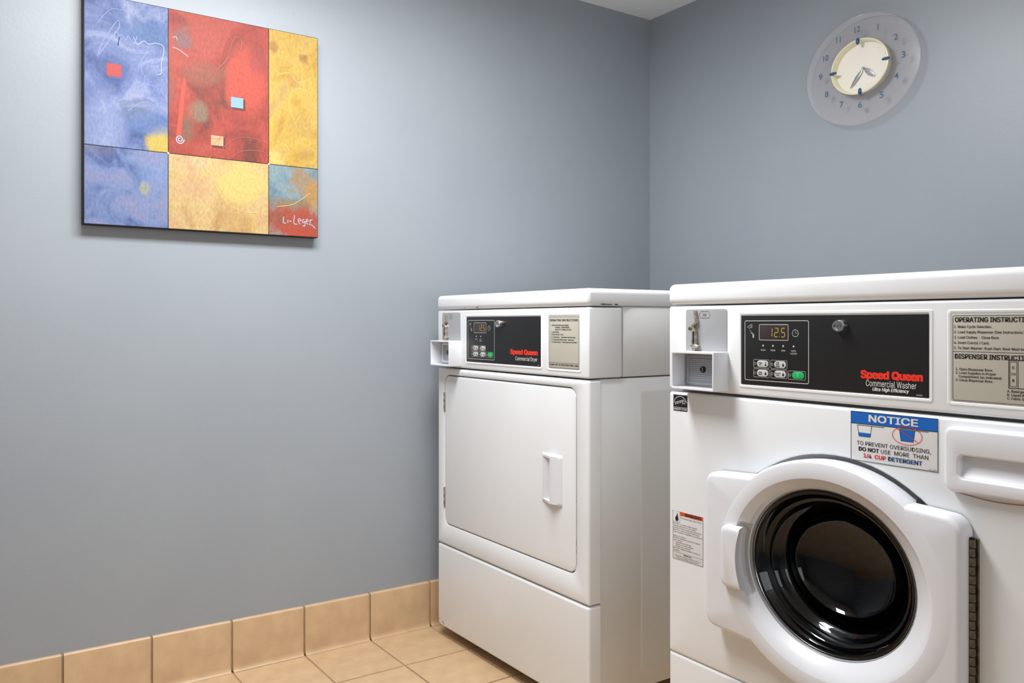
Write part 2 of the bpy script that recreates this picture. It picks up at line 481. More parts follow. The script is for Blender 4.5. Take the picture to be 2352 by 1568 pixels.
    p = Print(front(P0 - .0114)); p.disc(lx, lz, .0014, .0012, 10); p.rect(lx - .0006, lx + .0006, lz + .0045, lz + .0075); p.done('keyhole', M['dark'], lk)
    # logo lines
    p = Print(fr)
    if kind == 'washer': p.text('Speed Queen', .4150, .8590, .0118, .1020, bold=.065)
    else: p.text('Speed Queen', .3930, .8625, .0120, .1210, bold=.065)
    p.done('logo_lettering', M['print_red'], plate)['label'] = 'red bold maker lettering'
    p = Print(fr)
    if kind == 'washer':
        p.text('Commercial Washer', .4232, .8462, .0096, .0845)
        p.text('Ultra High Efficiency', .4350, .8393, .0052, .0610, bold=.03, shear=.25)
        p.text('801558', .508, .8362, .0022, .009)
    else:
        p.text('Commercial Dryer', .4160, .8465, .0098, .0980); p.text('514330', .5140, .8365, .0018, .008)
    p.done('lettering', M['print_white'], plate)
    # instruction plate
    ix0, ix1, iz0, iz1 = (.5615, .6800, .8340, .9600) if kind == 'dryer' else (.5622, .6836, .8334, .9594)
    ins = slab('instruction_plate', ix0 - .001, ix1 + .001, iz0 - .001, iz1 + .001, .002, 0, -.0009, .0003, M['instr'], root, 2)
    ins['label'] = 'beige instruction plate printed in black'
    p = Print(front(-.0012)); p.frame(ix0 + .001, ix1 - .001, iz0 + .001, iz1 - .001, .0006, .003)
    if kind == 'dryer':
        p.text('OPERATING INSTRUCTIONS', (ix0 + ix1) / 2, .9485, .0050, .110, 'c', .03)
        for z_, x_, s_, wd in ((.9375, .570, '1. Select Cycle (see above setting)', .070), (.9320, .588, 'NORMAL / PERM PRESS', .056), (.9265, .588, 'DELICATE / TUMBLE NO HEAT', .064),
                               (.9205, .570, '2. Load Clothes.', .034), (.9145, .570, '3. Insert Coin(s) / Card.', .050), (.9080, .570, '4. To Start Dryer - Close Door and Push Start.', .098),
                               (.9020, .570, '5. To Stop Dryer During Cycle - Open Door.', .092), (.8960, .570, '6. To Restart Dryer - Close Door and Push Start.', .103)):
            p.text(s_, x_, z_, .0030, wd, bold=.03)
        p.rect(ix0 + .001, ix1 - .001, .8465, .8471)
        p.text('CLEAN LINT FILTER AFTER EVERY LOAD', (ix0 + ix1) / 2, .8398, .0042, .112, 'c', .03)
    else:
        p.text('OPERATING INSTRUCTIONS', .5665, .9490, .0068, .1125, bold=.03)
        for q, s_ in enumerate(('1. Make Cycle Selection.', '2. Load Supply Dispenser (See Instructions Below).', '3. Load Clothes - Close Door.', '4. Insert Coin(s) / Card.', '5. To Start Washer-Push Start. Door Must be Closed.')):
            p.text(s_, .5652, .9405 - q * .0078, .0036, [.0535, .112, .0640, .0500, .1150][q], bold=.012)
        p.rect(ix0 + .001, ix1 - .001, .9055, .9061)
        p.text('DISPENSER INSTRUCTIONS', .5665, .8955, .0068, .1125, bold=.03)
        for q, s_ in enumerate(('1. Open Dispenser Door.', '2. Load Supplies in Proper', '    Compartment (as Indicated).', '3. Close Dispenser Door.')):
            p.text(s_.strip(), .5675 + (.0045 if s_.startswith(' ') else 0), .8785 - q * .0053, .0034, [.0530, .0570, .0610, .0530][q], bold=.012)
        p.frame(.6415, .6800, .8565, .8955, .0009); p.rect(.6535, .6541, .8565, .8955)
        p.frame(.6430, .6520, .8775, .8935, .0006); p.frame(.6430, .6520, .8590, .8755, .0006)
        p.text('C', .6475, .8835, .0036, align='c', bold=.03); p.text('B', .6475, .8655, .0036, align='c', bold=.03); p.text('A', .667, .874, .0042, align='c', bold=.03)
        for q, s_ in enumerate(('A. Detergent', 'B. Liquid Bleach', 'C. Fabric Softener')): p.text(s_, .6395, .8505 - q * .0050, .0034, [.026, .034, .037][q], bold=.012)
    p.done('lettering', M['print_black'], ins)
    # coin slide
    cs = slab('coin_plate', .0290, .1345, .8925, .9748, (.0005, .005, .005, .0005), 0, -.0012, .0005, M['plate_grey'], root)
    cs['label'] = 'silver grey coin slot plate'
    lv = bmesh.new()
    prof = [(.0575, .9715), (.0595, .9620), (.0618, .9520), (.0612, .9475), (.0530, .9435), (.0512, .9400), (.0545, .9360), (.0560, .9320)]
    LL, RR = [], []
    for i, (a, b) in enumerate(prof):
        q0 = prof[max(i - 1, 0)]; q1 = prof[min(i + 1, len(prof) - 1)]
        dx, dz = q1[0] - q0[0], q1[1] - q0[1]; l = math.hypot(dx, dz); wd = .0021 if i < 5 else .0028
        LL.append((a - dz / l * wd, b + dx / l * wd)); RR.append((a + dz / l * wd, b - dx / l * wd))
    outl = LL + RR[::-1]
    loft(lv, [[(a, -.0014, b) for a, b in outl], [(a, -.0085, b) for a, b in outl]], True, True)
    finish('coin_guide', lv, M['steel'], cs)
    bm = bmesh.new(); loft(bm, [ell(.0478, .9365, .0052, .0046, -.0014, 20), ell(.0478, .9365, .0050, .0044, -.0085, 20), ell(.0478, .9365, .0036, .0032, -.0105, 20)], cap1=True)
    finish('screw', bm, M['hinge'], cs)
    bm = bmesh.new(); box(bm, .0520, .0612, -.0105, -.0014, .9045, .9335, .0012, 2); ch = finish('coin_chute', bm, M['steel'], cs)
    bm = bmesh.new(); box(bm, .0562, .0596, -.0112, -.0100, .9060, .9315); finish('slot', bm, M['dark'], ch, smooth=False)
    bm = bmesh.new(); loft(bm, [ell(.0563, .9022, .0125, .0040, -.0014, 24), ell(.0563, .9022, .0122, .0038, -.0090, 24), ell(.0563, .9022, .0090, .0026, -.0105, 24)], cap1=True)
    finish('chute_flange', bm, M['steel'], cs)
    bm = bmesh.new(); cyl_y(bm, .0563, .8965, .0045, .0040, -.0014, -.009, 12); finish('screw', bm, M['steel'], cs)
    p = Print(front(-.0014)); p.stroke([(.0650, .9635), (.0690, .9700), (.0890, .9700), (.0930, .9635), (.0890, .9570), (.0690, .9570)], .0007, True)
    p.text('25¢', .079, .9612, .0048, align='c', builtin=True); p.done('lettering', M['print_black'], cs)
    # coin box housing
    X0, X1, Z0, Z1, Y1 = .0265, .1370, .8185, .8925, -.0405
    bm = bmesh.new(); th = .0042
    loft(bm, [rr(X0, X1, Z0, Z1, .002, 0, 2), rr(X0, X1, Z0, Z1, .002, Y1 + .001, 2), rr(X0 + .0008, X1 - .0008, Z0 + .0008, Z1 - .0008, .002, Y1, 2),
              rr(X0 + th - .0008, X1 - th + .0008, Z0 + th - .0008, Z1 - th + .0008, .002, Y1, 2), rr(X0 + th, X1 - th, Z0 + th, Z1 - th, .002, Y1 + .001, 2), rr(X0 + th, X1 - th, Z0 + th, Z1 - th, .002, -.001, 2)], cap1=True)
    cb = finish('coin_box', bm, M['plastic'], root); cb['label'] = 'white open coin box housing'
    a0, a1, c0, c1 = .0345, .1290, .8262, .8850
    bm = bmesh.new()
    loft(bm, [rr(a0, a1, c0, c1, .005, -.001), rr(a0, a1, c0, c1, .005, -.006), rr(a0 + .0015, a1 - .0015, c0 + .0015, c1 - .0015, .004, -.0075),
              rr(a0 + .006, a1 - .006, c0 + .005, c1 - .005, .004, -.0075), rr(a0 + .0075, a1 - .0075, c0 + .0062, c1 - .0062, .003, -.0050)], cap1=True)
    lp = finish('lock_plate', bm, M['plastic'] if kind == 'dryer' else M['seal_grey'], cb)
    slab('grid_plate' if kind == 'washer' else 'face_plate', a0 + .0080, a1 - .0080, c0 + .0068, c1 - .0068, .003, -.0050, -.0056, .0004, M['grid'] if kind == 'washer' else M['plate_grey'], cb)
    bm = bmesh.new(); kx = .079 if kind == 'washer' else .070
    loft(bm, [ell(kx, .857, .0072, .0064, -.0056, 20), ell(kx, .857, .0066, .0058, -.0072, 20), ell(kx, .857, .0052, .0046, -.0072, 20), ell(kx, .857, .0048, .0042, -.0060, 20)], cap1=True)
    finish('lock', bm, M['dark'], cb)
    bm = bmesh.new(); box(bm, kx - .0012, kx + .0010, -.0080, -.0060, .8525, .8612, .0004, 1); finish('key_pin', bm, M['chrome'], cb)
    # kick panel
    slab('kick_panel', xl, xr, .0315, .2785, (.016, .006, .006, .016), .036, 0, .007, E, root)
    return root

def dirt(parent, spots, y, mt, name):
    for x, z, a, b in spots:
        p = Print(front(y)); n = 9; p.poly([(x + a * math.cos(2 * PI * k / n) * random.uniform(.6, 1.2), z + b * math.sin(2 * PI * k / n) * random.uniform(.6, 1.2)) for k in range(n)])
        p.done(name, mt, parent)

# ---- dryer
dryer = machine('clothes_dryer', (.08355, -.96083, 0), 'white coin operated clothes dryer with plain rectangular door, standing in the corner', 0, .7148, 0, 'dryer')
bm = bmesh.new()
dx0, dx1, dz0, dz1 = .0432, .6661, .3465, .7865
fl = round_front(0, .7148, .2812, .8095, .006, .036, 0, .007)
hole = [rr(dx0 - .006, dx1 + .006, dz0 - .006, dz1 + .006, .030, 0), rr(dx0 - .004, dx1 + .004, dz0 - .004, dz1 + .004, .028, .0012), rr(dx0 - .003, dx1 + .003, dz0 - .003, dz1 + .003, .027, .004), rr(dx0 - .003, dx1 + .003, dz0 - .003, dz1 + .003, .027, .016)]
loft(bm, fl + hole, cap0=False, cap1=True)
fp = finish('front_panel', bm, M['enamel'], dryer)
# door with a scooped handle: the door face has an opening filled by the handle moulding
door = slab('door', dx0, dx1, dz0, dz1, .024, .0155, .0004, .0025, M['enamel'], dryer, 8)
hx0, hx1, hz0, hz1 = .5340, .6150, .4955, .6210
bm = bmesh.new()
def hprof(t):     # y of the lip against x
    return t
# outer hood: section in xy swept in z with end walls
sec = [(.534, .0004), (.5365, -.0012), (.5385, -.0010), (.566, -.0004), (.574, -.0008)]       # scoop floor
lip = [(.574, -.0008), (.5790, -.0095), (.5800, -.0128), (.5830, -.0138), (.6000, -.0090), (.6120, -.0035), (.6150, .0004)]
full = sec + lip[1:]
zi0, zi1 = hz0 + .010, hz1 - .010
loops = []
for z in (zi0, zi1): loops.append([(x, y, z) for x, y in full])
loft(bm, loops, closed=False)
def endwall(z_in, z_out):
    # top line of the end wall follows a straight ramp from the left edge to the lip
    top = []
    for x, y in full:
        t = min(max((x - .5365) / (.5815 - .5365), 0), 1)
        yr = -.0012 - t * .0128
        top.append((x, min(y, yr) if x < .583 else y, None))
    A = [bm.verts.new((x, y, z_in)) for (x, y) in full]
    B = [bm.verts.new((x, y, z_in)) for (x, y, _) in top]
    z_mid = z_in + (z_out - z_in) * .55
    Cc = [bm.verts.new((x, y, z_mid)) for (x, y, _) in top]
    Dd = [bm.verts.new((x, .0004, z_out)) for (x, y, _) in top]
    for r0, r1 in ((A, B), (B, Cc), (Cc, Dd)):
        for i in range(len(r0) - 1):
            try: bm.faces.new((r0[i], r0[i + 1], r1[i + 1], r1[i]))
            except ValueError: pass
endwall(zi1, hz1); endwall(zi0, hz0)
bmesh.ops.remove_doubles(bm, verts=bm.verts, dist=1e-5)
bmesh.ops.dissolve_degenerate(bm, edges=bm.edges, dist=1e-6)
bmesh.ops.recalc_face_normals(bm, faces=bm.faces)
h = finish('handle', bm, M['plastic'], door, angle=40); h['label'] = 'moulded white pull handle'
for z0, z1 in ((.6790, .7370), (.3930, .4530)):
    bm = bmesh.new(); box(bm, .0375, .0418, -.0016, .004, z0, z1, .0008, 2)
    hg = finish('hinge', bm, M['steel'], dryer)
    for q in range(3):
        zz = z0 + (z1 - z0) * (.15 + .33 * q); bm = bmesh.new(); box(bm, .0392, .0410, -.0022, -.0014, zz, zz + .010); finish('slot', bm, M['dark'], hg, smooth=False)
dirt(dryer, [(.030, .0455, .0030, .0022), (.036, .0425, .0016, .0030), (.012, .052, .0022, .0016)], -.0004, M['chip'], 'paint_chip')
for a, b, r0, r1 in ((.045, .9885, .010, .0012), (.062, .9880, .012, .0010), (.085, .9882, .006, .0014)):
    p = Print(lambda a, b: (.7161, a, b)); p.disc(a, b, r0, r1, 9); p.done('paint_chip', M['chip'], dryer)
dirt(dryer, [(.165, .9868, .0022, .0012), (.230, .9872, .0045, .0014), (.236, .9885, .0014, .0018)], -.0044, M['chip'], 'paint_chip')
dirt(dryer, [(.6690, .520, .0008, .0030), (.6690, .420, .0010, .009), (.6690, .400, .0008, .006)], -.0004, M['dust'], 'scuff_mark')

# ---- washer
WX = 1.07836 + .0165
washer = machine('washing_machine', (WX, -.97809, -.0035), 'white coin operated front loading washer with a round glass door, right of the dryer', -.0195, .7080, 0, 'washer')
zc = .5245; xc = .3640
bm = bmesh.new(); N_ = 15
loft(bm, round_front(-.0195, .7080, .2780, .8080, .006, .036, 0, .006, N_) + [ell(xc, zc, .2330, .2045, 0), ell(xc, zc, .2305, .2020, .002), ell(xc, zc, .2300, .2015, .018), ell(xc, zc, .170, .149, .020), ell(xc, zc, .170, .149, .060)])
finish('front_panel', bm, M['enamel'], washer)
# door plate: wide octagonal-ish moulding merged with the ring
dr = washer
bm = bmesh.new()
px0, px1, pz0, pz1 = .1115, .5930, .3723, .6760
th = -.0364
def hole_e(a, y): return ell(xc, zc, a, a * .877, y)
def inner_e(a, y): return ell(xc - .0065, zc + .005, a * 1.026, a * 1.026 * .877, y)
def outline(ins, R, y):
    P_ = rr(px0 + ins, px1 - ins, pz0 + ins, pz1 - ins, [max(q - ins, .002) for q in R], y, 6)
    out = []
    for k in range(len(P_)):
        A, B = Vector(P_[k]), Vector(P_[(k + 1) % len(P_)])
        m_ = 24 if k % 7 == 6 else 1
        for q in range(m_): out.append(A.lerp(B, q / m_))
    res = []
    for x, y_, z in out:          # upper and lower edges fall away from the ring towards the sides
        d = max(0, abs(x - xc) - .10)
        res.append((x, y_, z - .065 * d if z > zc + .05 else z + .045 * d if z < zc - .05 else z))
    res2 = []
    for x, y_, z in res:          # where the ring is wider than the plate, the plate ends under the ring
        dx, dz = x - xc, (z - zc) / .877; l = math.hypot(dx, dz); r_ = max(l, .1925 + .004 * (y_ - th) / .04)
        res2.append((xc + dx / l * r_, y_, zc + dz / l * r_ * .877))
    return res2
def clipped(L_, a):
    out = []
    for x, y, z in L_:
        dx, dz = x - xc, (z - zc) / .877; l = math.hypot(dx, dz)
        r_ = a; out.append((xc + dx / l * r_, y, zc + dz / l * r_ * .877))
    return out
CR = (.020, .024, .018, .022)
inner = outline(.009, CR, th)
loft(bm, [outline(0, CR, -.003), outline(0, CR, th + .009), outline(.0014, CR, th + .0045), outline(.004, CR, th + .0013), inner, clipped(inner, .1885)])
door_plate = finish('door', bm, M['plastic'], washer, angle=40); door_plate['label'] = 'white moulded porthole door'
# ring
bm = bmesh.new()
def scoop(a, y, a2, y2):
    # the funnel is cut away behind the handle for the fingers
    out = []
    for k in range(64):
        t = math.radians(-90 + 360 * k / 64); x, z = xc + a * math.cos(t), zc + .004 + a * .877 * math.sin(t)
        if x < xc and .471 < z < .575: x, z, yy = xc + a2 * math.cos(t), zc + .004 + a2 * .877 * math.sin(t), y2
        else: yy = y
        out.append((x, yy, z))
    return out
loft(bm, [hole_e(.2215, .004), hole_e(.2225, -.014), hole_e(.2222, -.028), hole_e(.2208, -.0328), hole_e(.2180, -.0356), hole_e(.2140, -.0367), hole_e(.1890, -.0369),
          hole_e(.1876, -.0366), scoop(.1800, -.0314, .1835, -.0150), scoop(.1700, -.0240, .1780, -.0120), inner_e(.1566, -.0152), inner_e(.1552, -.0135), inner_e(.1552, .002)])
finish('door_ring', bm, M['plastic'], door_plate, angle=29)
# handle block bridging the funnel at the left
bm = bmesh.new()
ha, hb, hc, hd = .1600, .2150, .4660, .5780
def arcx(z, a): # left arc of ellipse radius a
    return xc - a * math.sqrt(max(0, 1 - ((z - zc) / (a * .877)) ** 2))
n = 14
out_l = []
zs = [hc + (hd - hc) * k / n for k in range(n + 1)]
def hl(ins, y, a):
    r = .012
    L_ = []
    z0_, z1_ = hc + ins, hd - ins
    zz = [z0_ + (z1_ - z0_) * k / n for k in range(n + 1)]
    right = [(arcx(z, a) , y, z) for z in zz]
    x0_ = ha + ins
    left = [(x0_ + r * (1 - math.sin(t)), y, z1_ - r * (1 - math.cos(t))) for t in [PI / 2 * k / 6 for k in range(7)]]
    left2 = [(x0_ + r * (1 - math.cos(t)), y, z0_ + r * (1 - math.sin(t))) for t in [PI / 2 * k / 6 for k in range(7)]]
    return right + left + left2
loft(bm, [hl(-.0005, -.0345, .1735), hl(0, -.0440, .1710), hl(.0012, -.0475, .1700), hl(.004, -.0500, .1690), hl(.008, -.0510, .1672)], cap1=True)
finish('handle', bm, M['plastic'], door_plate, angle=40)
# door seal rings and glass bowl
def ring(name, prof, m, parent, n=64, cap=False):
    bm = bmesh.new(); loft(bm, [inner_e(a, y) for a, y in prof], cap1=cap); return finish(name, bm, m, parent, angle=45)
ring('trim_ring', [(.1562, -.0120), (.1545, -.0135), (.1530, -.0120), (.1525, -.0060)], M['seal_grey'], door_plate)
ring('trim_ring', [(.1500, -.0078), (.1492, -.0092), (.1484, -.0080)], M['chrome'], door_plate)
ring('door_seal', [(.1530, -.0060), (.1510, -.0085), (.1490, -.0070), (.1480, -.0030)], M['rubber'], door_plate)
gl = [(.1490, -.0075), (.1475, -.0090), (.1440, -.0085), (.1425, -.0050), (.1385, -.0020), (.1375, .0040), (.1330, .0080), (.1290, .0090), (.1270, .0150), (.1200, .0230), (.1160, .0250), (.1120, .0310), (.1080, .0390), (.1045, .0470), (.098, .0560), (.083, .0660), (.058, .0735), (.030, .0775), (.006, .0785)]
ring('door_glass', gl, M['glass'], door_plate, cap=True)
ring('gasket', [(.1500, .0100), (.1460, .0140), (.1440, .0250), (.1380, .0300), (.1400, .0380), (.1340, .0420), (.1310, .0500), (.1240, .0540), (.1260, .0620), (.1220, .0680), (.1180, .0760), (.1240, .0820), (.1500, .0860), (.170, .090)], M['rubber'], washer)
# drum
ring('drum', [(.150, .092), (.154, .096), (.205, .105), (.205, .420), (.195, .432)], M['perf'], washer)
bm = bmesh.new(); loft(bm, [hole_e(.196, .431), hole_e(.150, .426), hole_e(.060, .418), hole_e(.012, .416)], cap1=True); finish('drum_back', bm, M['drum_back'], washer)
for k in range(3):
    a = math.radians(20 + 120 * k); bm = bmesh.new()
    lp_ = []
    for rr_, hw in ((.203, .030), (.180, .016), (.165, .008)):
        lp_.append([(xc + (rr_ * math.cos(a) + s * hw * -math.sin(a)), y, zc + .877 * (rr_ * math.sin(a) + s * hw * math.cos(a))) for s, y in ((-1, .12), (1, .12), (1, .41), (-1, .41))])
    loft(bm, lp_, cap1=True); finish('drum_baffle', bm, M['perf'], washer)
# piano hinge down the right of the door
bm = bmesh.new(); box(bm, .5955, .6015, -.0035, .0002, .4040, .6375, .0008, 1)
leaf = finish('hinge_leaf', bm, M['hinge'], washer)
kh = .0130
bm = bmesh.new(); loft(bm, [[(.5962 + .0046 * math.cos(2 * PI * k / 12), -.0105 + .0046 * math.sin(2 * PI * k / 12), z) for k in range(12)] for z in (.0008, kh - .0008)], True, True)
me = None
for k in range(18):
    if me is None: o = finish('hinge_knuckle', bm, M['hinge'], leaf); me = o.data
    else: o = bpy.data.objects.new('hinge_knuckle', me); COL.objects.link(o); o.parent = leaf
    o.location = (.0 if k % 2 else -.0006, 0, .4035 + k * kh)
bm = bmesh.new(); loft(bm, [[(.5962 + .0036 * math.cos(2 * PI * k / 12), -.0105 + .0036 * math.sin(2 * PI * k / 12), z) for k in range(12)] for z in (.4030, .6395)], True, True)
finish('hinge_pin', bm, M['dark'], leaf)
# dark wedge put in for the shade in the gap beside the ring
bm = bmesh.new(); loft(bm, [[(x, y, z) for x, z in ((.508, .6708), (.524, .6702), (.5105, .6800))] for y in (.001, -.004)], True, True); finish('gap_shade_wedge', bm, M['dark'], washer)
# dispenser
x0, x1, z0, z1 = .5565, .6990, .7030, .7965
def disp(ins, y, r):
    L_ = rr(x0 + ins, x1 - ins, z0 + ins, z1 - ins, r, y, 8)
    out = []
    for (x, yy, z) in L_:
        if z < (z0 + z1) / 2: z -= .008 * math.sin(PI * min(max((x - x0) / (x1 - x0), 0), 1))
        out.append((x, yy, z))
    return out
bm = bmesh.new()
def hnd(ins, y, r):
    out = []
    for (x, yy, z) in rr(.5780 + ins, .6870 - ins, .7235 + ins, .7550 - ins, r, y, 8):
        if z > .739: z += .0055 * math.sin(PI * min(max((x - .5780) / .1090, 0), 1))
        else: z -= .004 * math.sin(PI * min(max((x - .5780) / .1090, 0), 1))
        out.append((x, yy, z))
    return out
def hsl(ins, r):
    return [(x, -.0012 - .0115 * max(0, min(1, 1 - (z - .7195) / .024)) ** 1.4, z) for (x, y, z) in hnd(ins, 0, r)]
loft(bm, [disp(0, .002, .012), disp(0, -.009, .012), disp(.0008, -.0125, .0115), disp(.003, -.0150, .010), disp(.006, -.0158, .009),
          hnd(-.003, -.0158, .009), hnd(-.001, -.0152, .008), hnd(0, -.0140, .007), hsl(.0010, .006), hsl(.006, .005), hsl(.013, .003)], cap1=True)
dd = finish('dispenser_door', bm, M['plastic'], washer, angle=40); dd['label'] = 'white soap dispenser door with recessed grip'
p = Print(front(-.0004)); pts = [(x0 + .012 + (x1 - x0 - .024) * k / 20, z0 - .0009 - .008 * math.sin(PI * (.09 + .82 * k / 20))) for k in range(21)]
p.stroke(pts, .0016); p.done('grime_line', mat('grime', (172, 138, 92), .8), washer)
# notice sticker
sx0, sx1, sz0, sz1 = .3958, .5412, .7236, .8042
st = slab('notice_sticker', sx0, sx1, sz0, sz1, .0005, 0, -.0006, .0002, M['sticker'], washer, 2)
st['label'] = 'white and blue notice sticker'
Y = -.0008
p = Print(front(Y)); p.rect(sx0 + .0008, sx1 - .0008, .7845, sz1 - .0008)
def cup(p, x, z, s, lvl):
    pts = [(x - .0125 * s, z + .010), (x - .0100 * s, z - .008), (x + .0100 * s, z - .008), (x + .0125 * s, z + .010)]
    zt = z - .008 + .018 * lvl; k = .0100 + .0025 * lvl
    p.poly([(x - .0100 * s, z - .008), (x + .0100 * s, z - .008), (x + k * s, zt), (x - k * s, zt)])
    return pts
c1 = cup(p, .4205, .7720, 1, .33); c2 = cup(p, .4925, .7725, 1, .95)
p.done('printing', M['print_blue'], st)
p = Print(front(Y - .0002)); p.frame(sx0 + .0005, sx1 - .0005, sz0 + .0005, sz1 - .0005, .0008); p.rect(sx0, sx1, .7838, .7847)
for c in (c1, c2):
    p.stroke([c[0], c[1], c[2], c[3]], .0008); p.stroke([c[0], (c[3][0] + .0215, c[3][1])], .0008)
p.text('TO PREVENT OVERSUDSING,', .4685, .7500, .0062, .1230, 'c', .005)
p.text('DO NOT', .4105, .7405, .0062, .0350, bold=.04); p.text('USE  MORE  THAN', .4490, .7405, .0062, .0770, bold=.005)
p.text('18-0250', .5270, .7252, .0018, .0120)
p.done('lettering', M['print_black'], st)
p = Print(front(Y - .0003)); p.text('NOTICE', .4690, .7890, .0108, .0810, 'c', .04); p.done('lettering', M['print_white'], st)
p = Print(front(Y - .0004)); p.text('1/4  CUP', .4190, .7305, .0062, .0380, bold=.03)
p.stroke([(.4925 + .0240 * math.cos(2 * PI * k / 40), .7730 + .0140 * math.sin(2 * PI * k / 40)) for k in range(40)], .0009, True)
p.stroke([(.4760, .7830), (.5105, .7645)], .0009); p.done('lettering', M['print_red2'], st)
p = Print(front(Y - .0003)); p.text('DETERGENT', .4615, .7305, .0062, .0550, bold=.04); p.done('lettering', M['print_navy'], st)
# energy label
a0, a1, c0, c1 = -.0062, .0322, .7700, .8026
es = slab('energy_sticker', a0, a1, c0, c1, .0003, 0, -.0005, .0002, M['black'], washer, 2); es['label'] = 'small black square energy sticker'
p = Print(front(-.0007)); cx, cz = (a0 + a1) / 2, .7880
p.stroke([(cx + .0172 * math.cos(t), cz - .003 + .0145 * math.sin(t)) for t in [math.radians(8 + 164 * k / 20) for k in range(21)]], .0009)
sc = []
for k in range(60):
    t = k / 59; sc.append((cx - .0150 + .0230 * t + .0016 * math.sin(2 * PI * 5 * t), cz - .0035 + .0062 * t + .0024 * math.cos(2 * PI * 5 * t)))
p.stroke(sc, .0010)
star = []
for k in range(10):
    r_ = .0062 if k % 2 == 0 else .0024; t = PI / 2 + 2 * PI * k / 10; star.append((cx + .0095 + r_ * math.cos(t), cz + .0005 + .9 * r_ * math.sin(t)))
p.stroke(star, .0009, True); p.rect(a0 + .0006, a1 - .0006, .7768, .7775)
p.text('ENERGY STAR', cx, .7720, .0034, .0355, 'c', .03)
p.done('lettering', M['print_white'], es)
# warning label
a0, a1, c0, c1 = -.0078, .0740, .4700, .5672
wl = slab('warning_sticker', a0, a1, c0, c1, .0003, 0, -.0004, .0001, M['sticker'], washer, 2); wl['label'] = 'warning sticker with orange heading'
p = Print(front(-.0006)); p.rect(.0120, a1 - .0006, .5590, c1 - .0006); p.done('printing', M['print_orange'], wl)
p = Print(front(-.0008)); p.frame(a0 + .0003, a1 - .0003, c0 + .0003, c1 - .0003, .0005)
p.text('WARNING', .0255, .5603, .0052, .0440, bold=.05); p.stroke([(.0160, .5605), (.0225, .5605), (.0192, .5655)], .0007, True)
p.poly([(.0010, .5470), (.0060, .5470), (.0085, .5510), (.0070, .5560), (.0050, .5650), (.0035, .5580), (.0010, .5560), (-.0010, .5510)])
p.rect(a0, .0120, .5445, .5450); p.rect(.0117, .0121, .5445, c1)
p.text('To reduce the risk of fire,', .0135, .5535, .0028, .0570, bold=.01)
lines = [('DO NOT put flammable liquids,', .064), ('cleaning solvents, or oil-soiled', .060), ('items in the washing machine.', .076), ('DO NOT wash articles that have', .070), ('been soaked in vegetable or cooking oil', .078), ('', 0),
         ('Risk of injury:', .034), ('DO NOT attempt to open the washer', .072), ('door when:', .024), ('Cylinder is moving', .042), ('Water is in the washer', .048), ('Motor is running', .040), ('DO NOT allow children to play in', .072), ('washer.', .018)]
for q, (s_, wd) in enumerate(lines):
    if s_: p.text(s_, -.0055 + (.006 if s_[0] in 'CWM' else 0), .5400 - q * .0041, .0024, wd, bold=.01)
p.rect(a0, a1, .4838, .4842)
p.text('IMPORTANT', .033, .4800, .0024, .022, 'c', .02); p.text('See owners manual before use and', .033, .4762, .0022, .070, 'c'); p.text('follow all safety instructions.', .033, .4725, .0022, .060, 'c')
p.done('lettering', M['print_black'], wl)

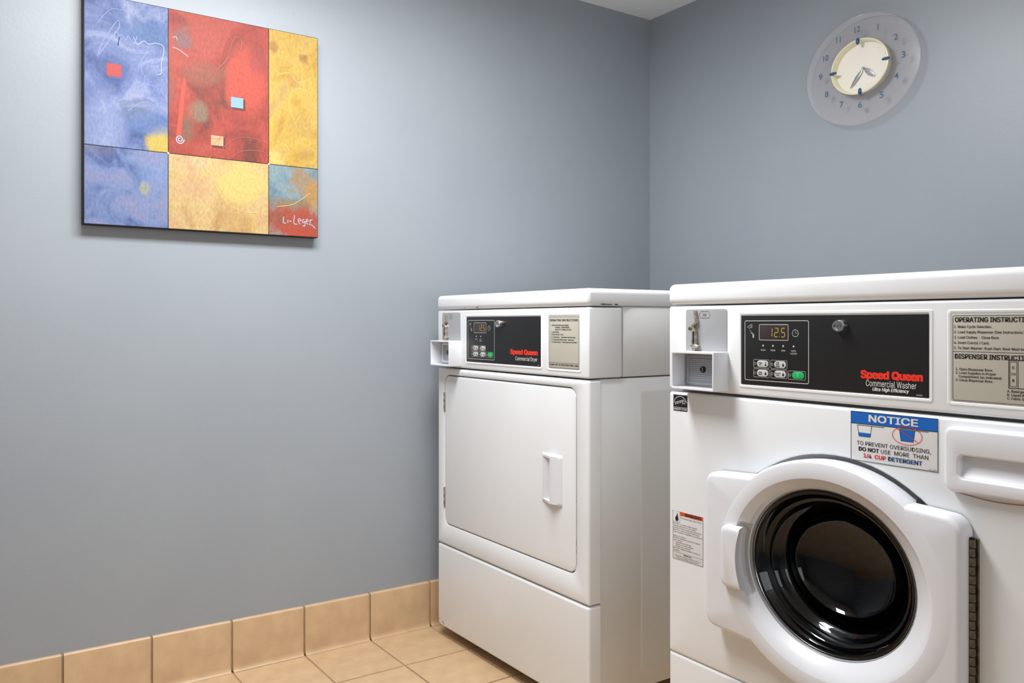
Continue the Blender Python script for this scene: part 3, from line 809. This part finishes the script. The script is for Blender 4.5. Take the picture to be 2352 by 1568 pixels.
# ------------------------------------------------------------------ canvas print on the left wall
def paint(name, cols, scale, seed, spots=(), weave=.25, stretch=(1, 1, 1)):
    m = bpy.data.materials.new(name); m.use_nodes = True
    nt = m.node_tree; N = nt.nodes; L = nt.links; b = N['Principled BSDF']; b.inputs['Roughness'].default_value = .55
    b.inputs['Specular IOR Level'].default_value = .3
    tc = N.new('ShaderNodeTexCoord'); mp = N.new('ShaderNodeMapping'); mp.inputs['Location'].default_value = (seed, seed * 1.7, seed * .3); mp.inputs['Scale'].default_value = stretch
    L.new(tc.outputs['Object'], mp.inputs[0])
    no = N.new('ShaderNodeTexNoise'); no.inputs['Scale'].default_value = scale; no.inputs['Detail'].default_value = 9; no.inputs['Roughness'].default_value = .62; no.inputs['Distortion'].default_value = .8
    L.new(mp.outputs[0], no.inputs['Vector'])
    cr = N.new('ShaderNodeValToRGB'); L.new(no.outputs['Fac'], cr.inputs[0])
    e = cr.color_ramp.elements; cols = [tuple(.30 * sum(c) / 3 * .80 * .5 + c[q] * .70 for q in range(3)) for c in cols]
    e[0].position = .36; e[0].color = lin(cols[0]); e[1].position = .62; e[1].color = lin(cols[-1])
    for k, c in enumerate(cols[1:-1]):
        q = e.new(.36 + .26 * (k + 1) / (len(cols) - 1)); q.color = lin(c)
    col = cr.outputs[0]
    sp = N.new('ShaderNodeSeparateXYZ'); L.new(tc.outputs['Object'], sp.inputs[0])
    for (yy, zz, ry, rz, c, st_) in spots:
        def term(ax, c0, r0):
            a = N.new('ShaderNodeMath'); a.operation = 'SUBTRACT'; L.new(sp.outputs[ax], a.inputs[0]); a.inputs[1].default_value = c0
            d = N.new('ShaderNodeMath'); d.operation = 'DIVIDE'; L.new(a.outputs[0], d.inputs[0]); d.inputs[1].default_value = r0
            s = N.new('ShaderNodeMath'); s.operation = 'MULTIPLY'; L.new(d.outputs[0], s.inputs[0]); L.new(d.outputs[0], s.inputs[1]); return s
        A = term('Y', yy, ry); B = term('Z', zz, rz)
        ad = N.new('ShaderNodeMath'); ad.operation = 'ADD'; L.new(A.outputs[0], ad.inputs[0]); L.new(B.outputs[0], ad.inputs[1])
        wob = N.new('ShaderNodeMath'); wob.operation = 'MULTIPLY_ADD'; L.new(no.outputs['Fac'], wob.inputs[0]); wob.inputs[1].default_value = 5.0; wob.inputs[2].default_value = -2.5
        a2 = N.new('ShaderNodeMath'); a2.operation = 'ADD'; L.new(ad.outputs[0], a2.inputs[0]); L.new(wob.outputs[0], a2.inputs[1])
        mr = N.new('ShaderNodeMapRange'); mr.interpolation_type = 'SMOOTHSTEP'; mr.inputs['From Min'].default_value = 0; mr.inputs['From Max'].default_value = 1.2
        mr.inputs['To Min'].default_value = st_; mr.inputs['To Max'].default_value = 0; L.new(a2.outputs[0], mr.inputs['Value'])
        mx = N.new('ShaderNodeMix'); mx.data_type = 'RGBA'; L.new(mr.outputs[0], mx.inputs['Factor']); L.new(col, mx.inputs['A']); c = tuple(.30 * sum(c) / 3 * .80 * .5 + c[q] * .70 for q in range(3)); mx.inputs['B'].default_value = lin(c); col = mx.outputs['Result']
    # canvas weave streaks
    n3 = N.new('ShaderNodeTexNoise'); n3.inputs['Scale'].default_value = 60; mp2 = N.new('ShaderNodeMapping'); mp2.inputs['Scale'].default_value = (1, 3, 1.6); L.new(tc.outputs['Object'], mp2.inputs[0]); L.new(mp2.outputs[0], n3.inputs['Vector'])
    hs = N.new('ShaderNodeHueSaturation'); mr = N.new('ShaderNodeMapRange'); mr.inputs['From Min'].default_value = .3; mr.inputs['From Max'].default_value = .7; mr.inputs['To Min'].default_value = 1 - weave * .5; mr.inputs['To Max'].default_value = 1 + weave * .5
    L.new(n3.outputs['Fac'], mr.inputs['Value']); L.new(mr.outputs[0], hs.inputs['Value']); L.new(col, hs.inputs['Color'])
    L.new(hs.outputs[0], b.inputs['Base Color'])
    return m
AY0, AY1, AZ0, AZ1 = -1.9216, -1.3208, 1.1862, 1.7555
art = empty('canvas_painting', (0.015, (AY0 + AY1) / 2, AZ0), 'abstract canvas painting of blue, red and gold blocks on the left wall', 'painting')
ax_, ay_, az_ = art.location
def aw(x, y, z): return (x - ax_, y - ay_, z - az_)
bm = bmesh.new(); box(bm, 0 - ax_ + .0005, .0295 - ax_, AY0 - ay_, AY1 - ay_, AZ0 - az_, AZ1 - az_, .002, 2)
finish('stretcher', bm, M['canvas_edge'], art)
def L_(y, z): return (y - ay_, z - az_)
s1, s2, hz = -1.7245, -1.4627, 1.3815
def spot(y, z, ry, rz, c, st): return (y - ay_, z - az_, ry, rz, c, st)
blocks = [
 ('blue', AY0 + .002, s1, hz, AZ1 - .001, paint('art_blue', [(70, 96, 158), (102, 122, 186), (126, 143, 200), (158, 170, 214)], 9, 1.3, [spot(-1.737, 1.395, .040, .045, (226, 196, 70), .95), spot(-1.78, 1.69, .07, .05, (88, 124, 182), .7), spot(-1.80, 1.49, .05, .04, (112, 126, 158), .7), spot(-1.76, 1.455, .07, .03, (104, 136, 198), .6), spot(-1.875, 1.42, .05, .10, (160, 176, 224), .6)])),
 ('blue', AY0 + .002, s1, AZ0 + .001, hz, paint('art_blue_low', [(78, 100, 166), (106, 130, 190), (128, 148, 200), (142, 148, 194)], 10, 4.1, [spot(-1.778, 1.283, .016, .022, (176, 178, 146), .9), spot(-1.90, 1.375, .05, .02, (106, 112, 150), .6), spot(-1.75, 1.34, .05, .06, (132, 160, 214), .5)])),
 ('red', s1, s2, hz, AZ1 - .001, paint('art_red', [(134, 62, 50), (176, 66, 52), (196, 70, 56), (204, 84, 66)], 8, 2.2, [spot(-1.52, 1.60, .055, .10, (226, 82, 60), .9), spot(-1.69, 1.68, .05, .035, (140, 116, 118), .8), spot(-1.665, 1.715, .05, .02, (182, 104, 88), .7), spot(-1.65, 1.61, .06, .04, (172, 98, 72), .75), spot(-1.655, 1.50, .030, .030, (150, 124, 96), .9), spot(-1.68, 1.45, .02, .05, (140, 110, 84), .6), spot(-1.717, 1.56, .010, .08, (160, 102, 70), .7), spot(-1.70, 1.73, .06, .02, (150, 62, 66), .6), spot(-1.49, 1.66, .03, .04, (176, 66, 66), .6), spot(-1.69, 1.40, .03, .02, (186, 72, 54), .5)])),
 ('yellow', s1, s2, AZ0 + .001, hz, paint('art_sand', [(206, 158, 96), (222, 180, 112), (232, 196, 124), (226, 176, 122)], 9, 6.4, [spot(-1.53, 1.32, .075, .06, (244, 210, 112), .95), spot(-1.66, 1.30, .05, .04, (224, 168, 118), .7), spot(-1.66, 1.365, .06, .02, (214, 196, 140), .7), spot(-1.718, 1.26, .012, .08, (220, 188, 104), .7), spot(-1.55, 1.22, .07, .03, (214, 158, 88), .5), spot(-1.49, 1.22, .03, .03, (236, 192, 92), .5)])),
 ('gold', s2, AY1 - .001, hz, AZ1 - .001, paint('art_gold', [(204, 150, 50), (220, 172, 62), (228, 184, 74), (208, 164, 88)], 8, 8.8, [spot(-1.365, 1.69, .015, .016, (176, 122, 60), .8), spot(-1.45, 1.705, .014, .022, (184, 128, 60), .8), spot(-1.395, 1.62, .025, .028, (204, 142, 56), .7), spot(-1.445, 1.40, .03, .03, (240, 212, 112), .8), spot(-1.455, 1.52, .006, .09, (236, 200, 60), .7), spot(-1.37, 1.50, .04, .04, (206, 166, 82), .5), spot(-1.35, 1.42, .03, .02, (196, 150, 70), .6)])),
 ('teal', s2, AY1 - .001, AZ0 + .001, hz, paint('art_teal', [(112, 142, 156), (128, 158, 176), (142, 166, 170), (150, 152, 130)], 10, 3.7, [spot(-1.375, 1.345, .030, .045, (182, 142, 92), .8), spot(-1.33, 1.30, .03, .05, (204, 148, 70), .9), spot(-1.40, 1.275, .06, .020, (156, 130, 88), .8), spot(-1.39, 1.215, .14, .052, (196, 82, 56), 1.0), spot(-1.44, 1.235, .025, .02, (156, 92, 66), .6), spot(-1.39, 1.198, .05, .010, (214, 74, 52), .7)])),
]
for (nm, y0, y1, z0, z1, mt_) in blocks:
    bm = bmesh.new(); gp = .0007
    x_ = .0298 - ax_
    lo = []
    for ins, xx in ((0, x_ - .0004), (.0006, x_ + .0004)):
        lo.append([(xx, a, b) for a, b in ((y0 + gp + ins - ay_, z0 + gp + ins - az_), (y1 - gp - ins - ay_, z0 + gp + ins - az_), (y1 - gp - ins - ay_, z1 - gp - ins - az_), (y0 + gp + ins - ay_, z1 - gp - ins - az_))])
    loft(bm, lo, True, True); o = finish('colour_block', bm, mt_, art, smooth=False); o['label'] = nm + ' painted block'
def side(x): return lambda a, b: (x - ax_, a - ay_, b - az_)
A_white = mat('art_white', (168, 172, 190), .6); A_whit2 = mat('art_chalk', (128, 142, 190), .6); A_pink = mat('art_pink', (160, 80, 70), .6); A_gold = mat('art_line_gold', (212, 182, 100), .6)
A_red = mat('art_square_red', (166, 60, 56), .6); A_blue = mat('art_square_blue', (118, 156, 204), .6); A_tan = mat('art_square_tan', (196, 150, 108), .6); A_sh = mat('art_painted_dark', (96, 44, 38), .7); A_shb = mat('art_painted_dark_blue', (84, 88, 142), .7); A_ora = mat('art_orange', (188, 66, 44), .6)
# small painted squares with their painted drop edges
def sq(y0, y1, z0, z1, c, shc, x=.0306):
    p = Print(side(x - .0001)); p.poly([(y0 + .004, z0 - .006), (y1 + .006, z0 - .006), (y1 + .006, z1 - .003), (y0 + .004, z1 - .003)]); p.done('painted_square', shc, art)
    p = Print(side(x + .0001)); p.rect(y0, y1, z0, z1); return p.done('painted_square', c, art)
sq(-1.8690, -1.8355, 1.5575, 1.5890, A_red, A_shb)['label'] = 'small red square'
sq(-1.5655, -1.5330, 1.5235, 1.5510, A_blue, A_sh)['label'] = 'small light blue square'
sq(-1.6175, -1.5855, 1.4155, 1.4415, A_tan, A_sh)['label'] = 'small tan square'
for k, q in enumerate(([(-1.613, 1.417), (-1.590, 1.440)], [(-1.600, 1.416), (-1.594, 1.440)], [(-1.617, 1.432), (-1.588, 1.434)])):
    p = Print(side(.0309 + k * .00002)); p.stroke(q, .001); p.done('painted_line', A_pink, art)
p = Print(side(.0305)); p.poly([(-1.705, 1.43), (-1.694, 1.43), (-1.687, 1.50), (-1.681, 1.575), (-1.686, 1.585), (-1.694, 1.54), (-1.700, 1.48)]); p.done('painted_stripe', A_ora, art)
def spline(pts, k=8):
    out = []
    P = [pts[0]] + list(pts) + [pts[-1]]
    for i in range(1, len(P) - 2):
        for j in range(k):
            t = j / k; a, b, c, d = P[i - 1], P[i], P[i + 1], P[i + 2]
            out.append(tuple(.5 * ((2 * b[q]) + (-a[q] + c[q]) * t + (2 * a[q] - 5 * b[q] + 4 * c[q] - d[q]) * t * t + (-a[q] + 3 * b[q] - 3 * c[q] + d[q]) * t ** 3) for q in (0, 1)))
    out.append(pts[-1]); return out
def fr_(u, v):   # painting-relative coordinates (0..1 from the left, 0..1 from the top)
    return (AY0 + u * (AY1 - AY0), AZ1 - v * (AZ1 - AZ0))
def line(lst, wd, m, x=.0306):
    for k, pts in enumerate(lst):
        p = Print(side(x + k * .00002)); p.stroke(spline([fr_(*q) for q in pts]), wd); p.done('painted_line', m, art)
line([[(.055, .26), (.075, .20), (.10, .15), (.13, .10), (.135, .13), (.10, .19), (.065, .25), (.052, .27)], [(.115, .19), (.12, .15), (.135, .17), (.13, .21), (.14, .16), (.16, .18), (.17, .16), (.19, .19), (.205, .15)]], .0017, A_whit2)
line([[(.19, .16), (.205, .19), (.23, .17), (.25, .18), (.28, .17), (.31, .185), (.30, .26), (.30, .30), (.285, .31)], [(.345, .175), (.37, .18), (.41, .205)], [(.345, .13), (.36, .125), (.365, .14)]], .0016, A_white)
line([[(.25, .21), (.225, .25), (.22, .29), (.235, .33), (.26, .345)], [(.20, .40), (.22, .37), (.27, .365), (.31, .40), (.325, .43)], [(.17, .49), (.20, .46), (.24, .44), (.29, .46), (.30, .49)], [(.05, .13), (.10, .06), (.15, .05)]], .0014, A_whit2)
line([[(.56, .08), (.51, .10), (.48, .17), (.49, .24), (.53, .24), (.57, .19), (.60, .10), (.62, .07), (.64, .09), (.63, .15)], [(.60, .09), (.56, .08), (.52, .14), (.52, .20), (.55, .22), (.585, .17)], [(.62, .22), (.66, .19), (.70, .21), (.71, .26)], [(.54, .63), (.60, .56), (.68, .54), (.76, .56)], [(.58, .655), (.64, .61), (.72, .60), (.77, .62)]], .0014, A_pink)
line([[(.80, .22), (.86, .20), (.90, .24), (.96, .21)], [(.88, .42), (.86, .37), (.865, .31), (.90, .27), (.95, .27), (.96, .20)], [(.80, .545), (.84, .555), (.86, .58)],
      [(.50, .655), (.51, .74), (.55, .83), (.60, .88), (.68, .90), (.76, .88)], [(.57, .67), (.575, .74), (.62, .80), (.70, .81), (.76, .77)], [(.62, .66), (.63, .71), (.68, .74), (.73, .71), (.73, .67)], [(.66, .67), (.67, .70), (.70, .71), (.71, .68)], [(.80, .86), (.88, .84), (.96, .78)]], .0014, A_gold)
line([[(.375 + .018 * (1 - k / 26) * math.cos(k * .55), .588 + .021 * (1 - k / 26) * math.sin(k * .55)) for k in range(22)]], .0024, A_white)
line([[(.833, .905), (.832, .935), (.845, .936)], [(.853, .920), (.853, .934)], [(.860, .927), (.870, .925)], [(.885, .895), (.882, .935), (.900, .938)], [(.906, .922), (.916, .918), (.908, .910), (.902, .922), (.912, .938)],
      [(.932, .912), (.922, .918), (.926, .930), (.934, .922), (.934, .945), (.924, .942)], [(.942, .922), (.952, .920), (.945, .910), (.940, .925), (.950, .936)], [(.960, .910), (.960, .932)], [(.960, .918), (.972, .910)], [(.955, .935), (.972, .940), (.985, .955)]], .0022, A_white)
A_cream = mat('art_cream', (216, 204, 170), .6)
for y in (s1, s2): p = Print(side(.0307)); p.disc(y, hz, .0025, .0025, 8); p.done('painted_dot', A_cream, art)

# ------------------------------------------------------------------ wall clock
ck = empty('wall_clock', (.891, 0, 1.680), 'round wall clock with clear disc and cream dial on the back wall', 'clock')
kx, kz = ck.location[0], ck.location[2]
def ke(a, b, y, dx=0, dz=0, n=64): return ell(dx, dz, a, b, y, n)
DZ = -.008   # the clear disc hangs a little below the dial centre
bm = bmesh.new()
loft(bm, [ke(.0895, .0775, -.026, 0, 0), ke(.170, .149, -.026, 0, DZ), ke(.1775, .156, -.0245, 0, DZ), ke(.1790, .1575, -.0285, 0, DZ), ke(.1775, .156, -.0325, 0, DZ), ke(.170, .149, -.031, 0, DZ), ke(.0895, .0775, -.031, 0, 0)])
finish('clear_disc', bm, M['acrylic'], ck)['label'] = 'transparent acrylic disc'
bm = bmesh.new()
loft(bm, [ke(.078, .0675, -.0005), ke(.086, .0745, -.010), ke(.0900, .0780, -.024), ke(.0915, .0790, -.033), ke(.0905, .0783, -.0355), ke(.0880, .0762, -.0360), ke(.0862, .0746, -.0345), ke(.0835, .0722, -.0150)], cap0=True)
finish('dial_rim', bm, M['clock_cream'], ck, angle=50)
bm = bmesh.new(); loft(bm, [ke(.0836, .0723, -.0140), ke(.0836, .0723, -.0155)], True, True); finish('dial', bm, M['clock_face'], ck)
nums = {12: (.8765, 1.7927), 1: (.9405, 1.7816), 2: (.994, 1.7382), 3: (1.0156, 1.6841), 4: (.9953, 1.6302), 5: (.9511, 1.5882), 6: (.8849, 1.5742), 7: (.8256, 1.5883), 8: (.7758, 1.629), 9: (.7549, 1.6849), 10: (.7729, 1.7366), 11: (.8155, 1.7795)}
for k, (x, z) in nums.items():
    p = Print(front(-.0328)); p.text(str(k), x + .0085 - kx, z - .0043 - .0085 - kz, .0170, (.0125 if k < 10 and k != 1 else None), 'c', 0, builtin=True); p.done('numeral', M['clock_print'], ck)
for k, (x, z) in {12: (.8793, 1.7567), 3: (.9655, 1.6851), 6: (.8862, 1.6116), 9: (.7995, 1.6831)}.items():
    hx_, hz_ = (.0055, .0100) if k in (12, 6) else (.0125, .0044)
    x = x + .0105 - kx; z = z - .005 - kz
    bm = bmesh.new(); lp_ = []
    for t in [PI * q / 8 for q in range(9)]:
        r_ = max(math.sin(t), .02); lp_.append(ell(x, z, hx_ * r_, hz_ * r_, -.0385 - .0040 * math.cos(t), 20))
    loft(bm, lp_, True, True); finish('hour_marker', bm, M['clock_blue'], ck)
def hand(name, cx, cz, tx, tz, wd, y):
    bm = bmesh.new(); d = Vector((tx - cx, tz - cz)); n_ = Vector((-d.y, d.x)).normalized() * wd; P0_ = Vector((cx, cz)); T_ = Vector((tx, tz))
    for s in (1, -1):
        pts = [P0_, P0_ + d * .25 + n_ * s * .75, P0_ + d * .5 + n_ * s, P0_ + d * .78 + n_ * s * .6, T_]
        ridge = [P0_, P0_ + d * .5, T_]
        vo = [bm.verts.new((q.x, y, q.y)) for q in pts]
        vr = bm.verts.new((ridge[1].x, y - .002, ridge[1].y))
        for i in range(4): bm.faces.new((vo[i], vo[i + 1], vr))
        bm.faces.new(vo[::-1])
    bmesh.ops.recalc_face_normals(bm, faces=bm.faces)
    return finish(name, bm, M['hand'], ck, angle=20)
c_ = (.8955 - kx, 1.6772 - kz)
hand('minute_hand', *c_, .8522 - kx, 1.6262 - kz, .0062, -.0195)
hand('hour_hand', *c_, .9320 - kx, 1.6446 - kz, .0085, -.0180)
bm = bmesh.new(); cyl_y(bm, c_[0], c_[1], .0035, .003, -.0155, -.0225, 16); finish('hub', bm, M['hand'], ck)
